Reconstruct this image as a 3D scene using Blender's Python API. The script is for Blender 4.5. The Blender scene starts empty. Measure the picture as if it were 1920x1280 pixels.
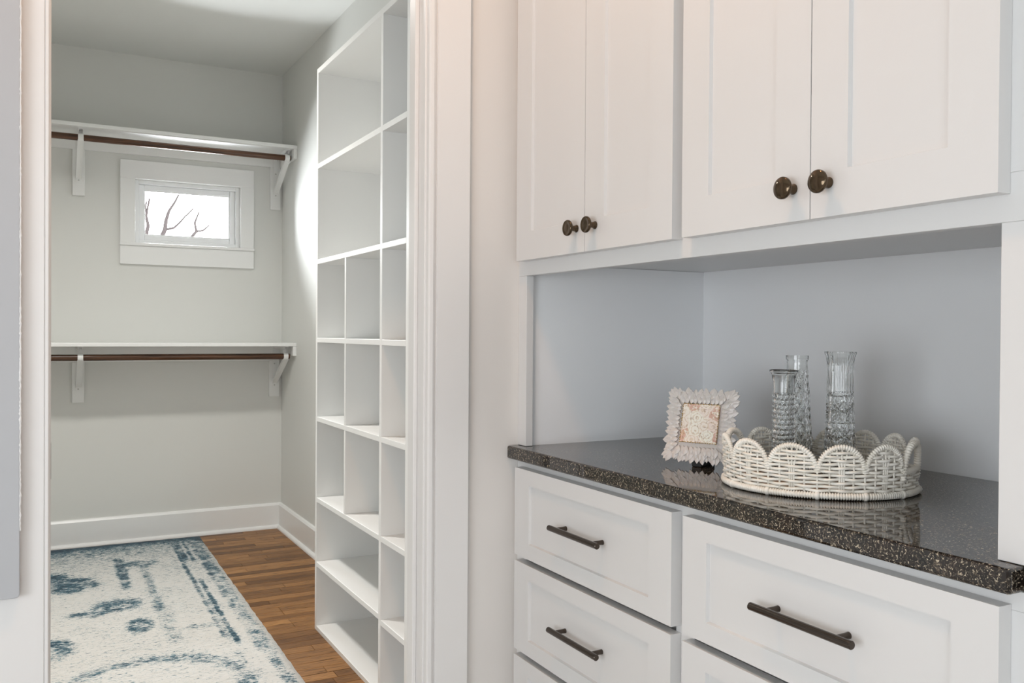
import bpy, bmesh, math, random
from mathutils import Vector, Matrix
random.seed(7)
sc = bpy.context.scene
COL = sc.collection
PI = math.pi

# ---------------------------------------------------------------- camera
cam = bpy.data.cameras.new('camera'); camo = bpy.data.objects.new('camera', cam); COL.objects.link(camo)
cam.sensor_width = 36.0; cam.lens = 1647.7 / 1920 * 36
cam.clip_start = 0.02; cam.clip_end = 200
F = Vector((0.473059, 0.880977, -0.009749)); R = Vector((0.88103, -0.473014, 0.006581)); U = Vector((-0.001187, 0.011702, 0.999931))
camo.matrix_world = Matrix(((R.x, U.x, -F.x, 0), (R.y, U.y, -F.y, 0), (R.z, U.z, -F.z, 1.18), (0, 0, 0, 1)))
sc.camera = camo
# ---------------------------------------------------------------- world, lights, exposure
W = bpy.data.worlds.new('world'); sc.world = W; W.use_nodes = True
bg = W.node_tree.nodes['Background']; bg.inputs[0].default_value = (0.93, 0.97, 1.0, 1); bg.inputs[1].default_value = 88.0
vs = sc.view_settings
vs.view_transform = 'Standard'; vs.look = 'None'; vs.gamma = 1.0; vs.use_curve_mapping = False
vs.exposure = 0.0
sc.cycles.use_denoising = True
sc.cycles.max_bounces = 10; sc.cycles.diffuse_bounces = 6; sc.cycles.glossy_bounces = 5
sc.cycles.transmission_bounces = 10; sc.cycles.transparent_max_bounces = 12
sc.cycles.sample_clamp_indirect = 6.0


def area(name, loc, aim, sx, sy, power, col, shape='RECTANGLE', portal=False, spread=180):
    l = bpy.data.lights.new(name, 'AREA'); l.shape = shape; l.size = sx
    if shape in ('RECTANGLE', 'ELLIPSE'): l.size_y = sy
    l.energy = power; l.color = col; l.spread = math.radians(spread)
    o = bpy.data.objects.new(name, l); COL.objects.link(o); o.location = loc
    o.rotation_euler = (Vector(aim) - Vector(loc)).to_track_quat('-Z', 'Y').to_euler()
    if portal: l.cycles.is_portal = True
    return o


area('window_portal', (0.752, 5.435, 1.847), (0.752, 4.0, 1.847), 0.60, 0.38, 1, (1, 1, 1), portal=True)
area('room_window_light', (-0.6, -2.35, 1.35), (0.6, 2.0, 1.15), 1.9, 1.5, 30, (0.90, 0.95, 1.0))
area('side_window_light', (-1.62, 0.1, 1.05), (1.5, 0.9, 1.12), 1.9, 0.9, 45, (0.88, 0.94, 1.0))
area('room_ceiling_light', (0.35, 1.15, 2.69), (0.45, 1.3, 0.0), 0.16, 0.16, 9, (1.0, 0.58, 0.34), 'DISK')
area('closet_ceiling_light', (0.15, 3.5, 2.69), (0.15, 3.5, 0.0), 0.22, 0.22, 25, (1.0, 0.97, 0.92), 'DISK', spread=140)


# ---------------------------------------------------------------- node helpers
class X:
    """tiny expression wrapper around shader math nodes"""
    nt = None

    def __init__(s, v): s.v = v

    @staticmethod
    def m(op, *a, clamp=False):
        n = X.nt.nodes.new('ShaderNodeMath'); n.operation = op; n.use_clamp = clamp
        for i, q in enumerate(a):
            q = q.v if isinstance(q, X) else q
            if isinstance(q, (int, float)): n.inputs[i].default_value = q
            else: X.nt.links.new(q, n.inputs[i])
        return X(n.outputs[0])

    def __add__(s, o): return X.m('ADD', s, o)
    __radd__ = __add__
    def __sub__(s, o): return X.m('SUBTRACT', s, o)
    def __rsub__(s, o): return X.m('SUBTRACT', o, s)
    def __mul__(s, o): return X.m('MULTIPLY', s, o)
    __rmul__ = __mul__
    def __truediv__(s, o): return X.m('DIVIDE', s, o)


def clamp01(x): return X.m('ADD', x, 0.0, clamp=True)
def step(x, e, w=0.02):  # 0 below e, 1 above
    return X.m('MULTIPLY', x - (e - w), 1.0 / (2 * w), clamp=True)
def band(x, c, hw, soft=0.01): return clamp01((hw + soft - X.m('ABSOLUTE', x - c)) * (1.0 / soft))
def mx(a, b): return X.m('MAXIMUM', a, b)
def mn(a, b): return X.m('MINIMUM', a, b)


def newmat(name):
    m = bpy.data.materials.new(name); m.use_nodes = True
    nt = m.node_tree; X.nt = nt
    return m, nt, nt.nodes['Principled BSDF']


def lin(r, g, b):
    f = lambda c: ((c / 255 + 0.055) / 1.055) ** 2.4 if c > 10 else c / 255 / 12.92
    return (f(r), f(g), f(b), 1)


def coords(nt, kind='Object', scale=(1, 1, 1), loc=(0, 0, 0)):
    if kind == 'World': c = nt.nodes.new('ShaderNodeNewGeometry').outputs['Position']
    else: c = nt.nodes.new('ShaderNodeTexCoord').outputs[kind]
    mp = nt.nodes.new('ShaderNodeMapping'); mp.inputs['Scale'].default_value = scale; mp.inputs['Location'].default_value = loc
    nt.links.new(c, mp.inputs['Vector'])
    return mp.outputs[0]


def noise(nt, vec, scale, detail=3, rough=0.5, dist=0.0):
    n = nt.nodes.new('ShaderNodeTexNoise'); n.inputs['Scale'].default_value = scale; n.inputs['Detail'].default_value = detail
    n.inputs['Roughness'].default_value = rough; n.inputs['Distortion'].default_value = dist
    nt.links.new(vec, n.inputs['Vector'])
    return X(n.outputs['Fac'])


def mixc(nt, fac, a, b):
    n = nt.nodes.new('ShaderNodeMix'); n.data_type = 'RGBA'
    for s, q in ((n.inputs[0], fac), (n.inputs[6], a), (n.inputs[7], b)):
        q = q.v if isinstance(q, X) else q
        if isinstance(q, (int, float, tuple)): s.default_value = q
        else: nt.links.new(q, s)
    return n.outputs[2]


def bump(nt, bsdf, h, strength=0.1, dist=0.002):
    b = nt.nodes.new('ShaderNodeBump'); b.inputs['Strength'].default_value = strength; b.inputs['Distance'].default_value = dist
    nt.links.new(h.v, b.inputs['Height']); nt.links.new(b.outputs[0], bsdf.inputs['Normal'])


def paint(name, col, rough=0.5, bump_s=0.08, scale=160, var=0.03, spec=0.5):
    m, nt, b = newmat(name)
    v = coords(nt, 'World')
    n1 = noise(nt, v, 2.5, 2)
    c2 = tuple(x * (1 - var) for x in col[:3]) + (1,)
    nt.links.new(mixc(nt, n1, col, c2), b.inputs['Base Color'])
    b.inputs['Roughness'].default_value = rough; b.inputs['Specular IOR Level'].default_value = spec
    if bump_s: bump(nt, b, noise(nt, v, scale, 3), bump_s, 0.001)
    return m


M = {}
M['wall_closet'] = paint('closet_wall_paint', (0.74, 0.745, 0.72, 1), 0.6)
M['wall_room'] = paint('room_wall_paint', (0.70, 0.68, 0.655, 1), 0.55)
M['wall_niche'] = paint('niche_wall_paint', (0.83, 0.84, 0.85, 1), 0.45)
M['ceiling'] = paint('ceiling_paint', (0.78, 0.79, 0.77, 1), 0.7)
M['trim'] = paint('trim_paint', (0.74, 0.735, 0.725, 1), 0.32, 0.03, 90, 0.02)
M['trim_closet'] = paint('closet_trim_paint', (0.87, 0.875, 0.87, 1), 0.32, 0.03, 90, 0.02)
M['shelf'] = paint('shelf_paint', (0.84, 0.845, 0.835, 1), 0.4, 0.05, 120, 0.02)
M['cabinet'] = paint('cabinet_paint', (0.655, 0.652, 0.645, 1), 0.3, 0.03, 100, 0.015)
M['grey_panel'] = paint('pale_grey_paint', (0.44, 0.455, 0.475, 1), 0.55, 0.1, 70)
M['vinyl'] = paint('window_vinyl', (0.93, 0.94, 0.95, 1), 0.3, 0.0)
M['plain_floor'] = paint('room_floor_tile', (0.55, 0.53, 0.50, 1), 0.4)
M['bark'] = paint('bark', (0.006, 0.005, 0.005, 1), 1.0, 0.0, spec=0.0)
M['dark_gap'] = paint('dark_void', (0.03, 0.03, 0.03, 1), 0.9, 0)


def metal(name, col, rough, metallic=1.0, spec=0.5):
    m, nt, b = newmat(name)
    n = noise(nt, coords(nt, 'Object'), 60, 3)
    nt.links.new(mixc(nt, n, col, tuple(c * 0.75 for c in col[:3]) + (1,)), b.inputs['Base Color'])
    b.inputs['Metallic'].default_value = metallic; b.inputs['Roughness'].default_value = rough
    b.inputs['Specular IOR Level'].default_value = spec
    return m


M['bronze'] = metal('oil_rubbed_bronze', (0.105, 0.074, 0.046, 1), 0.13, 0.85)
M['blackmetal'] = metal('dark_bronze_bar', (0.095, 0.078, 0.066, 1), 0.14, 0.9)
M['rim'] = metal('worn_bronze_ring', (0.22, 0.15, 0.10, 1), 0.2, 1.0)
M['gold'] = metal('gold_bead', (0.62, 0.42, 0.16, 1), 0.35, 0.9)
M['strike'] = metal('steel_strike', (0.25, 0.25, 0.25, 1), 0.35, 1.0)
M['screw'] = metal('painted_screw', (0.62, 0.62, 0.60, 1), 0.4, 0.2)
M['black'] = metal('black_felt', (0.012, 0.012, 0.012, 1), 0.6, 0.0)


def wood_floor():
    m, nt, b = newmat('oak_floor')
    oi = nt.nodes.new('ShaderNodeObjectInfo'); rnd = X(oi.outputs['Random'])
    v = coords(nt, 'World', (2.2, 34, 34))
    add = nt.nodes.new('ShaderNodeVectorMath'); add.operation = 'ADD'
    cmb = nt.nodes.new('ShaderNodeCombineXYZ'); nt.links.new((rnd * 40).v, cmb.inputs[0]); nt.links.new((rnd * 17).v, cmb.inputs[1])
    nt.links.new(v, add.inputs[0]); nt.links.new(cmb.outputs[0], add.inputs[1])
    g = noise(nt, add.outputs[0], 1.6, 6, 0.65, 1.2)
    g2 = noise(nt, add.outputs[0], 6.0, 4, 0.6, 0.4)
    c1 = mixc(nt, step(g, 0.48, 0.16), lin(98, 64, 36), lin(156, 114, 70))
    c2 = mixc(nt, rnd, lin(72, 44, 24), lin(190, 140, 88))
    c = mixc(nt, 0.6, c1, c2)
    c = mixc(nt, step(g2, 0.57, 0.07) * 0.7, c, lin(52, 28, 14))
    nt.links.new(c, b.inputs['Base Color']); b.inputs['Roughness'].default_value = 0.38; b.inputs['Specular IOR Level'].default_value = 0.15
    bump(nt, b, g2, 0.12, 0.001)
    return m


M['oak'] = wood_floor()


def rod_wood():
    m, nt, b = newmat('walnut_stained_rod')
    v = coords(nt, 'World', (3, 60, 60))
    g = noise(nt, v, 1.5, 5, 0.6, 0.6)
    nt.links.new(mixc(nt, step(g, 0.5, 0.2), lin(46, 28, 17), lin(104, 68, 44)), b.inputs['Base Color'])
    b.inputs['Roughness'].default_value = 0.3
    return m


M['rod'] = rod_wood()


def granite():
    m, nt, b = newmat('brown_black_granite')
    v = coords(nt, 'World')
    d = noise(nt, v, 150, 5, 0.72, 1.3)
    d2 = noise(nt, v, 290, 3, 0.65, 0.8)
    d3 = noise(nt, v, 30, 3)
    c = mixc(nt, step(d3, 0.5, 0.15), lin(8, 8, 8), lin(28, 19, 13))
    c = mixc(nt, step(d, 0.575, 0.035) * 0.8, c, lin(86, 76, 64))
    c = mixc(nt, step(d2, 0.61, 0.03) * 0.85, c, lin(190, 178, 156))
    nt.links.new(c, b.inputs['Base Color']); b.inputs['Roughness'].default_value = 0.03
    b.inputs['IOR'].default_value = 1.62; b.inputs['Specular IOR Level'].default_value = 0.5
    b.inputs['Coat Weight'].default_value = 0.0
    return m


M['granite'] = granite()


def rug_mat():
    m, nt, b = newmat('distressed_rug_pile')
    tc = nt.nodes.new('ShaderNodeTexCoord'); sp = nt.nodes.new('ShaderNodeSeparateXYZ'); nt.links.new(tc.outputs['Object'], sp.inputs[0])
    px, py = X(sp.outputs[0]), X(sp.outputs[1])      # local origin at the far right corner: px<=0, py<=0
    wob = noise(nt, coords(nt, 'Object'), 11, 4) - 0.5
    ex = (0 - px) + wob * 0.022; ey = (0 - py) + wob * 0.05
    streak = noise(nt, coords(nt, 'Object', (34, 120, 1)), 1.0, 5, 0.75, 0.6)
    fleck = noise(nt, coords(nt, 'Object', (60, 190, 1), (3, 1, 0)), 1.0, 4, 0.7, 0.4)
    blob = noise(nt, coords(nt, 'Object', (1, 1.3, 1), (4.3, 1.7, 0)), 5.0, 4, 0.65, 0.8)
    big = noise(nt, coords(nt, 'Object', (1, 1, 1), (9.1, 3.2, 0)), 1.7, 2, 0.5)

    def seg(cx, hw, y0, y1, k, sf=0.012):
        return band(ex, cx, hw, sf) * band(ey, (y0 + y1) / 2, (y1 - y0) / 2, 0.08) * k

    def patch(cx, cy, rx, ry, k):
        u_, v_ = (ex - cx) * (1 / rx), (ey - cy) * (1 / ry)
        return clamp01((1.25 - X.m('POWER', u_ * u_ + v_ * v_, 0.5)) * 2.0) * k
    parts = [seg(0.048, 0.020, 0.15, 1.95, 0.30, 0.02), seg(0.042, 0.012, 2.05, 2.42, 0.34, 0.02),
             seg(0.128, 0.005, 1.0, 1.85, 0.46), seg(0.160, 0.004, 0.2, 1.75, 0.36), seg(0.137, 0.018, 1.25, 1.80, 0.24),
             seg(0.140, 0.010, 0.12, 0.50, 0.40), seg(0.105, 0.004, 0.1, 0.55, 0.36),
             seg(0.345, 0.010, 0.50, 1.32, 0.28, 0.02), seg(0.445, 0.014, 0.40, 0.90, 0.40, 0.02), seg(0.335, 0.012, 1.42, 1.72, 0.22, 0.03), seg(0.15, 0.008, 2.0, 2.5, 0.26),
             patch(0.66, 0.78, 0.11, 0.13, 0.42), patch(0.80, 0.62, 0.12, 0.10, 0.40), patch(0.50, 1.19, 0.10, 0.10, 0.38), patch(0.62, 1.27, 0.08, 0.05, 0.38),
             patch(0.75, 1.66, 0.08, 0.13, 0.36), patch(0.44, 1.50, 0.05, 0.10, 0.34), patch(0.36, 0.50, 0.09, 0.06, 0.34), patch(0.0, 0.06, 0.09, 0.12, 0.5), patch(0.22, 1.62, 0.06, 0.04, 0.26)]
    rx_, ry_ = ex - 0.46, (ey - 2.22)
    r = X.m('POWER', rx_ * rx_ + ry_ * ry_, 0.5) + wob * 0.10
    parts.append(band(r, 0.30, 0.014, 0.05) * 0.27)
    dens = parts[0]
    for q in parts[1:]: dens = mx(dens, q)
    brk = 0.55 + step(noise(nt, coords(nt, 'Object', (1, 1, 1), (1.3, 8.2, 0)), 14, 3), 0.47, 0.08) * 0.65
    far = clamp01(1.0 - ey * 2.2) * 0.36 + clamp01(1.0 - ey * 8.0) * 0.40
    dens = mx(dens * brk, far)
    dens = dens + 0.10 + clamp01(1.35 - ey) * 0.07 + (big - 0.5) * 0.30 + (blob - 0.5) * 0.42
    mask = step(dens + (streak - 0.5) * 3.0, 0.44, 0.045)
    mask2 = step(dens * 0.9 + (fleck - 0.5) * 3.0, 0.47, 0.045) * 0.85
    mask = clamp01(mx(mask, mask2))
    base = mixc(nt, step(noise(nt, coords(nt, 'Object', (10, 40, 1)), 2.0, 4, 0.7), 0.5, 0.25), lin(206, 203, 197), lin(226, 226, 224))
    teal = mixc(nt, step(streak + dens * 0.35, 0.66, 0.12), lin(58, 128, 148), lin(2, 44, 64))
    c = mixc(nt, mask, base, teal)
    nt.links.new(c, b.inputs['Base Color']); b.inputs['Roughness'].default_value = 0.95
    b.inputs['Specular IOR Level'].default_value = 0.1
    b.inputs['Sheen Weight'].default_value = 0.2
    bump(nt, b, noise(nt, coords(nt, 'Object', (160, 420, 1)), 1.0, 3), 0.7, 0.003)
    return m


M['rug'] = rug_mat()


def wicker(name, ca, cb):
    m, nt, b = newmat(name)
    n = noise(nt, coords(nt, 'Object'), 35, 3)
    nt.links.new(mixc(nt, step(n, 0.5, 0.25), ca, cb), b.inputs['Base Color'])
    b.inputs['Roughness'].default_value = 0.42
    return m


M['wicker'] = wicker('white_painted_wicker', lin(244, 241, 233), lin(228, 222, 209))
M['wicker_dark'] = wicker('tray_underside', lin(176, 158, 138), lin(120, 98, 80))


def glass(name, col, rough=0.0):
    m, nt, b = newmat(name)
    b.inputs['Base Color'].default_value = col; b.inputs['Transmission Weight'].default_value = 1.0
    b.inputs['Roughness'].default_value = rough; b.inputs['IOR'].default_value = 1.47
    return m


M['glass'] = glass('pressed_clear_glass', (0.985, 0.995, 0.988, 1))


def pane():
    m, nt, b = newmat('window_glass'); nt.nodes.remove(b)
    out = nt.nodes['Material Output']
    t = nt.nodes.new('ShaderNodeBsdfTransparent'); g = nt.nodes.new('ShaderNodeBsdfGlossy'); g.inputs['Roughness'].default_value = 0.0
    fr = nt.nodes.new('ShaderNodeFresnel'); fr.inputs[0].default_value = 1.45
    mi = nt.nodes.new('ShaderNodeMixShader')
    nt.links.new(fr.outputs[0], mi.inputs[0]); nt.links.new(t.outputs[0], mi.inputs[1]); nt.links.new(g.outputs[0], mi.inputs[2])
    nt.links.new(mi.outputs[0], out.inputs[0])
    return m


M['pane'] = pane()


def alabaster():
    m, nt, b = newmat('frosted_pink_alabaster')
    n = noise(nt, coords(nt, 'Object'), 50, 3)
    nt.links.new(mixc(nt, n, (0.70, 0.63, 0.58, 1), (0.60, 0.56, 0.53, 1)), b.inputs['Base Color'])
    b.inputs['Roughness'].default_value = 0.35
    b.inputs['Subsurface Weight'].default_value = 0.35; b.inputs['Subsurface Radius'].default_value = (0.01, 0.008, 0.006)
    b.inputs['Subsurface Scale'].default_value = 0.4
    return m


M['alabaster'] = alabaster()


def floral():
    m, nt, b = newmat('floral_print')
    v = coords(nt, 'Object')
    vo = nt.nodes.new('ShaderNodeTexVoronoi'); vo.inputs['Scale'].default_value = 42; vo.inputs['Randomness'].default_value = 0.8
    nt.links.new(v, vo.inputs['Vector'])
    dist = X(vo.outputs['Distance']); sp = nt.nodes.new('ShaderNodeSeparateColor'); nt.links.new(vo.outputs['Color'], sp.inputs[0])
    w = noise(nt, v, 90, 3, 0.6, 1.0)
    rings = X.m('SINE', dist * 26 + w * 9)
    line = step(rings, 0.72, 0.12)
    c = mixc(nt, X(sp.outputs[0]), lin(238, 218, 206), lin(246, 240, 226))
    hot = step(X(sp.outputs[1]), 0.74, 0.04)
    c = mixc(nt, hot * step(noise(nt, v, 140, 2), 0.44, 0.06) * 0.75, c, lin(208, 150, 130))
    c = mixc(nt, line * 0.45, c, lin(204, 170, 120))
    c = mixc(nt, step(noise(nt, v, 230, 3), 0.62, 0.04) * 0.6, c, lin(160, 120, 84))
    nt.links.new(c, b.inputs['Base Color']); b.inputs['Roughness'].default_value = 0.4
    return m


M['floral'] = floral()


# ---------------------------------------------------------------- mesh helpers
def obj(name, bm, mat, parent=None, smooth=False, loc=None):
    me = bpy.data.meshes.new(name); bm.normal_update(); bm.to_mesh(me); bm.free()
    me.materials.append(mat)
    if smooth:
        for p in me.polygons: p.use_smooth = True
    o = bpy.data.objects.new(name, me); COL.objects.link(o)
    if loc is not None: o.location = loc
    if parent: o.parent = parent
    return o


def dup(o, parent=None, loc=None):
    c = o.copy(); COL.objects.link(c)
    if parent: c.parent = parent
    if loc is not None: c.location = loc
    return c


def empty(name, loc=(0, 0, 0)):
    o = bpy.data.objects.new(name, None); COL.objects.link(o); o.location = loc; o.empty_display_size = 0.05
    return o


def tag(o, label, cat, group=None):
    o['label'] = label; o['category'] = cat
    if group: o['group'] = group
    return o


def struct(o, label=None):
    o['kind'] = 'structure'
    if label: o['label'] = label
    return o


def bx(bm, x0, x1, y0, y1, z0, z1, off=(0, 0, 0)):
    ox, oy, oz = off
    vs_ = [bm.verts.new((x - ox, y - oy, z - oz)) for x in (x0, x1) for y in (y0, y1) for z in (z0, z1)]
    for f in ((0, 1, 3, 2), (4, 6, 7, 5), (0, 4, 5, 1), (2, 3, 7, 6), (0, 2, 6, 4), (1, 5, 7, 3)):
        bm.faces.new([vs_[i] for i in f])
    return vs_


def bevel(o, w=0.002, seg=2, angle=40):
    b = o.modifiers.new('bevel', 'BEVEL'); b.width = w; b.segments = seg; b.limit_method = 'ANGLE'; b.angle_limit = math.radians(angle)
    b.harden_normals = False
    return o


def box(name, x0, x1, y0, y1, z0, z1, mat, parent=None, bev=0.0, off=(0, 0, 0)):
    bm = bmesh.new(); bx(bm, x0, x1, y0, y1, z0, z1, off); bmesh.ops.recalc_face_normals(bm, faces=bm.faces)
    o = obj(name, bm, mat, parent)
    if bev: bevel(o, bev)
    return o


def boxes(name, lst, mat, parent=None, bev=0.0, off=(0, 0, 0)):
    bm = bmesh.new()
    for b in lst: bx(bm, *b, off)
    bmesh.ops.recalc_face_normals(bm, faces=bm.faces)
    o = obj(name, bm, mat, parent)
    if bev: bevel(o, bev)
    return o


def prism(name, prof, axis, a0, a1, mat, parent=None, off=(0, 0, 0), bev=0):
    """extrude a closed 2D profile along axis; prof is in the other two axes in order"""
    bm = bmesh.new()
    def P(p, a):
        c = {'X': (a, p[0], p[1]), 'Y': (p[0], a, p[1]), 'Z': (p[0], p[1], a)}[axis]
        return (c[0] - off[0], c[1] - off[1], c[2] - off[2])
    A = [bm.verts.new(P(p, a0)) for p in prof]; B = [bm.verts.new(P(p, a1)) for p in prof]
    n = len(prof)
    bm.faces.new(A); bm.faces.new(B[::-1])
    for i in range(n): bm.faces.new((A[i], B[i], B[(i + 1) % n], A[(i + 1) % n]))
    bmesh.ops.recalc_face_normals(bm, faces=bm.faces)
    o = obj(name, bm, mat, parent)
    if bev: bevel(o, bev)
    return o


def tube(bm, pts, rad, sides=8, closed=False, caps=True):
    """tube through pts; rad is a number or a list"""
    n = len(pts); rings = []
    pts = [Vector(p) for p in pts]
    prev = None
    for i, p in enumerate(pts):
        a = pts[(i - 1) % n] if (closed or i > 0) else p
        b = pts[(i + 1) % n] if (closed or i < n - 1) else p
        t = (b - a).normalized()
        if prev is None:
            up = Vector((0, 0, 1)) if abs(t.z) < 0.9 else Vector((1, 0, 0))
            s = t.cross(up).normalized()
        else:
            s = (prev - t * prev.dot(t)).normalized()
        prev = s; u = s.cross(t)
        r = rad[i] if isinstance(rad, (list, tuple)) else rad
        rings.append([bm.verts.new(p + (s * math.cos(2 * PI * k / sides) + u * math.sin(2 * PI * k / sides)) * r) for k in range(sides)])
    m = n if closed else n - 1
    for i in range(m):
        A, B = rings[i], rings[(i + 1) % n]
        for k in range(sides): bm.faces.new((A[k], A[(k + 1) % sides], B[(k + 1) % sides], B[k]))
    if caps and not closed:
        bm.faces.new(rings[0][::-1]); bm.faces.new(rings[-1])


def lathe(bm, prof, seg=48, fn=None):
    """prof list of (r, z) from bottom; fn(r,z,angle,i)->r"""
    rings = []
    for i, (r, z) in enumerate(prof):
        if r < 1e-6: rings.append([bm.verts.new((0, 0, z))]); continue
        ring = []
        for k in range(seg):
            a = 2 * PI * k / seg
            q = fn(r, z, a, i) if fn else r
            ring.append(bm.verts.new((q * math.cos(a), q * math.sin(a), z)))
        rings.append(ring)
    for A, B in zip(rings, rings[1:]):
        for k in range(seg):
            k2 = (k + 1) % seg
            if len(A) == 1: bm.faces.new((A[0], B[k2], B[k]))
            elif len(B) == 1: bm.faces.new((A[k], A[k2], B[0]))
            else: bm.faces.new((A[k], A[k2], B[k2], B[k]))


# ================================================================ SETTING
XW, YB, ZC = 1.2824, 5.3242, 2.713       # closet right wall, closet back wall, ceiling
XL = -1.15                                 # closet left wall
YD0, YD1 = 1.835, 1.925                    # doorway wall faces
XF, XD, XN = 1.0028, 0.979, 1.548          # face frame, door fronts, niche back
DL, DR, DH = 0.017, 0.760, 2.04            # door opening
# closet shell
ox0, ox1, oz0, oz1 = 0.4655, 1.0375, 1.6685, 2.0255
T = 0.10
struct(boxes('wall_back', [(XL - T, ox0, YB, YB + T, -0.1, ZC), (ox1, XW + T, YB, YB + T, -0.1, ZC),
                            (ox0, ox1, YB, YB + T, -0.1, oz0), (ox0, ox1, YB, YB + T, oz1, ZC)], M['wall_closet']), 'light grey closet end wall with a small high window')
struct(box('wall_right', XW, XW + T, YD1, YB, -0.1, ZC, M['wall_closet']), 'light grey closet side wall behind the cubby shelving')
struct(box('wall_left', XL - T, XL, YD1, YB, -0.1, ZC, M['wall_closet']))
struct(boxes('wall_doorway', [(-1.74, DL - 0.018, YD0, YD1, -0.1, ZC), (DR + 0.018, XN + T, YD0, YD1, -0.1, ZC), (DL - 0.018, DR + 0.018, YD0, YD1, DH + 0.018, ZC)], M['wall_room']),
       'warm white wall around the closet doorway')
struct(box('wall_room_left', -1.74 - T, -1.74, -2.5, YD1, -0.1, ZC, M['wall_room']))
struct(box('wall_room_rear', -1.74 - T, XN + T, -2.5 - T, -2.5, -0.1, ZC, M['wall_room']))
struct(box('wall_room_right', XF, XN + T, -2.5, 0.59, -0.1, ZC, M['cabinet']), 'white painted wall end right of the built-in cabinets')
struct(box('wall_niche_back', XN, XN + T, 0.59, YD0, -0.1, ZC, M['wall_niche']), 'grey painted back wall of the counter niche')
struct(box('wall_niche_left', XF + 0.02, XN, 1.812, YD0, 0.914, 1.343, M['wall_niche']), 'grey painted left side wall of the counter niche')
struct(box('wall_niche_right', XF + 0.02, XN, 0.59, 0.632, 0.914, 1.343, M['wall_niche']))
struct(box('ceiling', -1.9, 1.75, -2.7, YB + T, ZC, ZC + 0.1, M['ceiling']), 'white ceiling over closet and room')

# floor and planks
fl = struct(box('floor', -1.9, 1.75, -2.7, YB + T, -0.12, -0.012, M['dark_gap']), 'hardwood strip floor of narrow brown boards')
box('floor_tile', -1.74, XN, -2.5, YD0, -0.012, 0.0, M['plain_floor'], fl)
pw = 0.057
def plank_mesh(L):
    bm = bmesh.new(); g = 0.0005; h = 0.0012
    b0 = [bm.verts.new(p) for p in ((g, g, -0.012), (L - g, g, -0.012), (L - g, pw - g, -0.012), (g, pw - g, -0.012))]
    b1 = [bm.verts.new(p) for p in ((g, g, -h), (L - g, g, -h), (L - g, pw - g, -h), (g, pw - g, -h))]
    e = g + h
    b2 = [bm.verts.new(p) for p in ((e, e, 0), (L - e, e, 0), (L - e, pw - e, 0), (e, pw - e, 0))]
    bm.faces.new(b2)
    for A, B in ((b0, b1), (b1, b2)):
        for i in range(4): bm.faces.new((A[i], A[(i + 1) % 4], B[(i + 1) % 4], B[i]))
    bm.normal_update()
    me = bpy.data.meshes.new('plank'); bm.to_mesh(me); bm.free(); me.materials.append(M['oak'])
    return me
lens = [0.28, 0.40, 0.52, 0.66, 0.80, 0.95, 1.1]
pm = {L: plank_mesh(L) for L in lens}
rp = random.Random(3)
y = YD0
row = 0
while y < YB - 0.001:
    # over the visible strip of floor lay short boards, under the rug long ones
    x = XL - rp.uniform(0.05, 0.6)
    x = max(x, XL)
    while x < XW - 0.02:
        L = rp.choice([0.80, 0.95, 1.1]) if x < 0.2 else rp.choice([0.28, 0.40, 0.52, 0.66])
        o = bpy.data.objects.new('floor_board', pm[L]); COL.objects.link(o); o.parent = fl
        o.location = (x, y, 0)
        if x + L > XW: o.location.x = x; o.scale.x = (XW - x) / L
        x += L
    y += pw; row += 1

# baseboards with shoe moulding
def baseboard(name, axis, a0, a1, w, sgn, label=None):
    # profile in (perp, z); w = wall plane, sgn towards the room
    p = [(w, 0), (w + sgn * 0.016, 0), (w + sgn * 0.016, 0.136), (w + sgn * 0.010, 0.146), (w + sgn * 0.004, 0.150), (w, 0.150)]
    o = prism(name, p, axis, a0, a1, M['trim_closet']); struct(o, label)
    q = [(w + sgn * 0.016, 0.0)] + [(w + sgn * (0.016 + 0.016 * math.cos(a)), 0.02 * math.sin(a)) for a in (0, 0.4, 0.8, 1.2, PI / 2)]
    sh = prism('shoe_moulding', q, axis, a0, a1, M['trim_closet'], o)
    return o
baseboard('baseboard_back', 'X', XL, XW, YB, -1, 'tall white baseboard under the closet window wall')
baseboard('baseboard_right', 'Y', 3.44, YB, XW, -1, 'tall white baseboard on the closet side wall by the cubbies')

# window -------------------------------------------------------------
w1 = struct(empty('window_1', ((ox0 + ox1) / 2, YB, oz0)), 'small high closet window with wide flat white casing')
wo = tuple(w1.location)
cth = 0.019
cx0, cx1, cz0, cz1 = 0.388, 1.113, 1.549, 2.1265
sz0, sz1 = 1.652, 1.668
boxes('casing_head', [(cx0, cx1, YB - cth, YB, oz1, cz1)], M['trim_closet'], w1, 0.002, wo)
boxes('casing_side', [(cx0, ox0, YB - cth, YB, sz1, oz1)], M['trim_closet'], w1, 0.0015, wo)
boxes('casing_side', [(ox1, cx1, YB - cth, YB, sz1, oz1)], M['trim_closet'], w1, 0.0015, wo)
boxes('window_stool', [(cx0 - 0.002, cx1 + 0.002, YB - 0.03, YB + 0.045, sz0, sz1)], M['trim_closet'], w1, 0.003, wo)
boxes('window_apron', [(cx0, cx1, YB - cth, YB, cz0, sz0)], M['trim_closet'], w1, 0.002, wo)
def ring(name, x0, x1, z0, z1, t, ya, yb, mat, bev=0.002):
    return boxes(name, [(x0, x0 + t, ya, yb, z0, z1), (x1 - t, x1, ya, yb, z0, z1), (x0 + t, x1 - t, ya, yb, z0, z0 + t), (x0 + t, x1 - t, ya, yb, z1 - t, z1)], mat, w1, bev, wo)
ring('window_frame', ox0, ox1, oz0, oz1, 0.022, YB + 0.022, YB + 0.085, M['vinyl'])
ring('window_sash', ox0 + 0.022, ox1 - 0.022, oz0 + 0.022, oz1 - 0.022, 0.030, YB + 0.045, YB + 0.078, M['vinyl'], 0.004)
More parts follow.
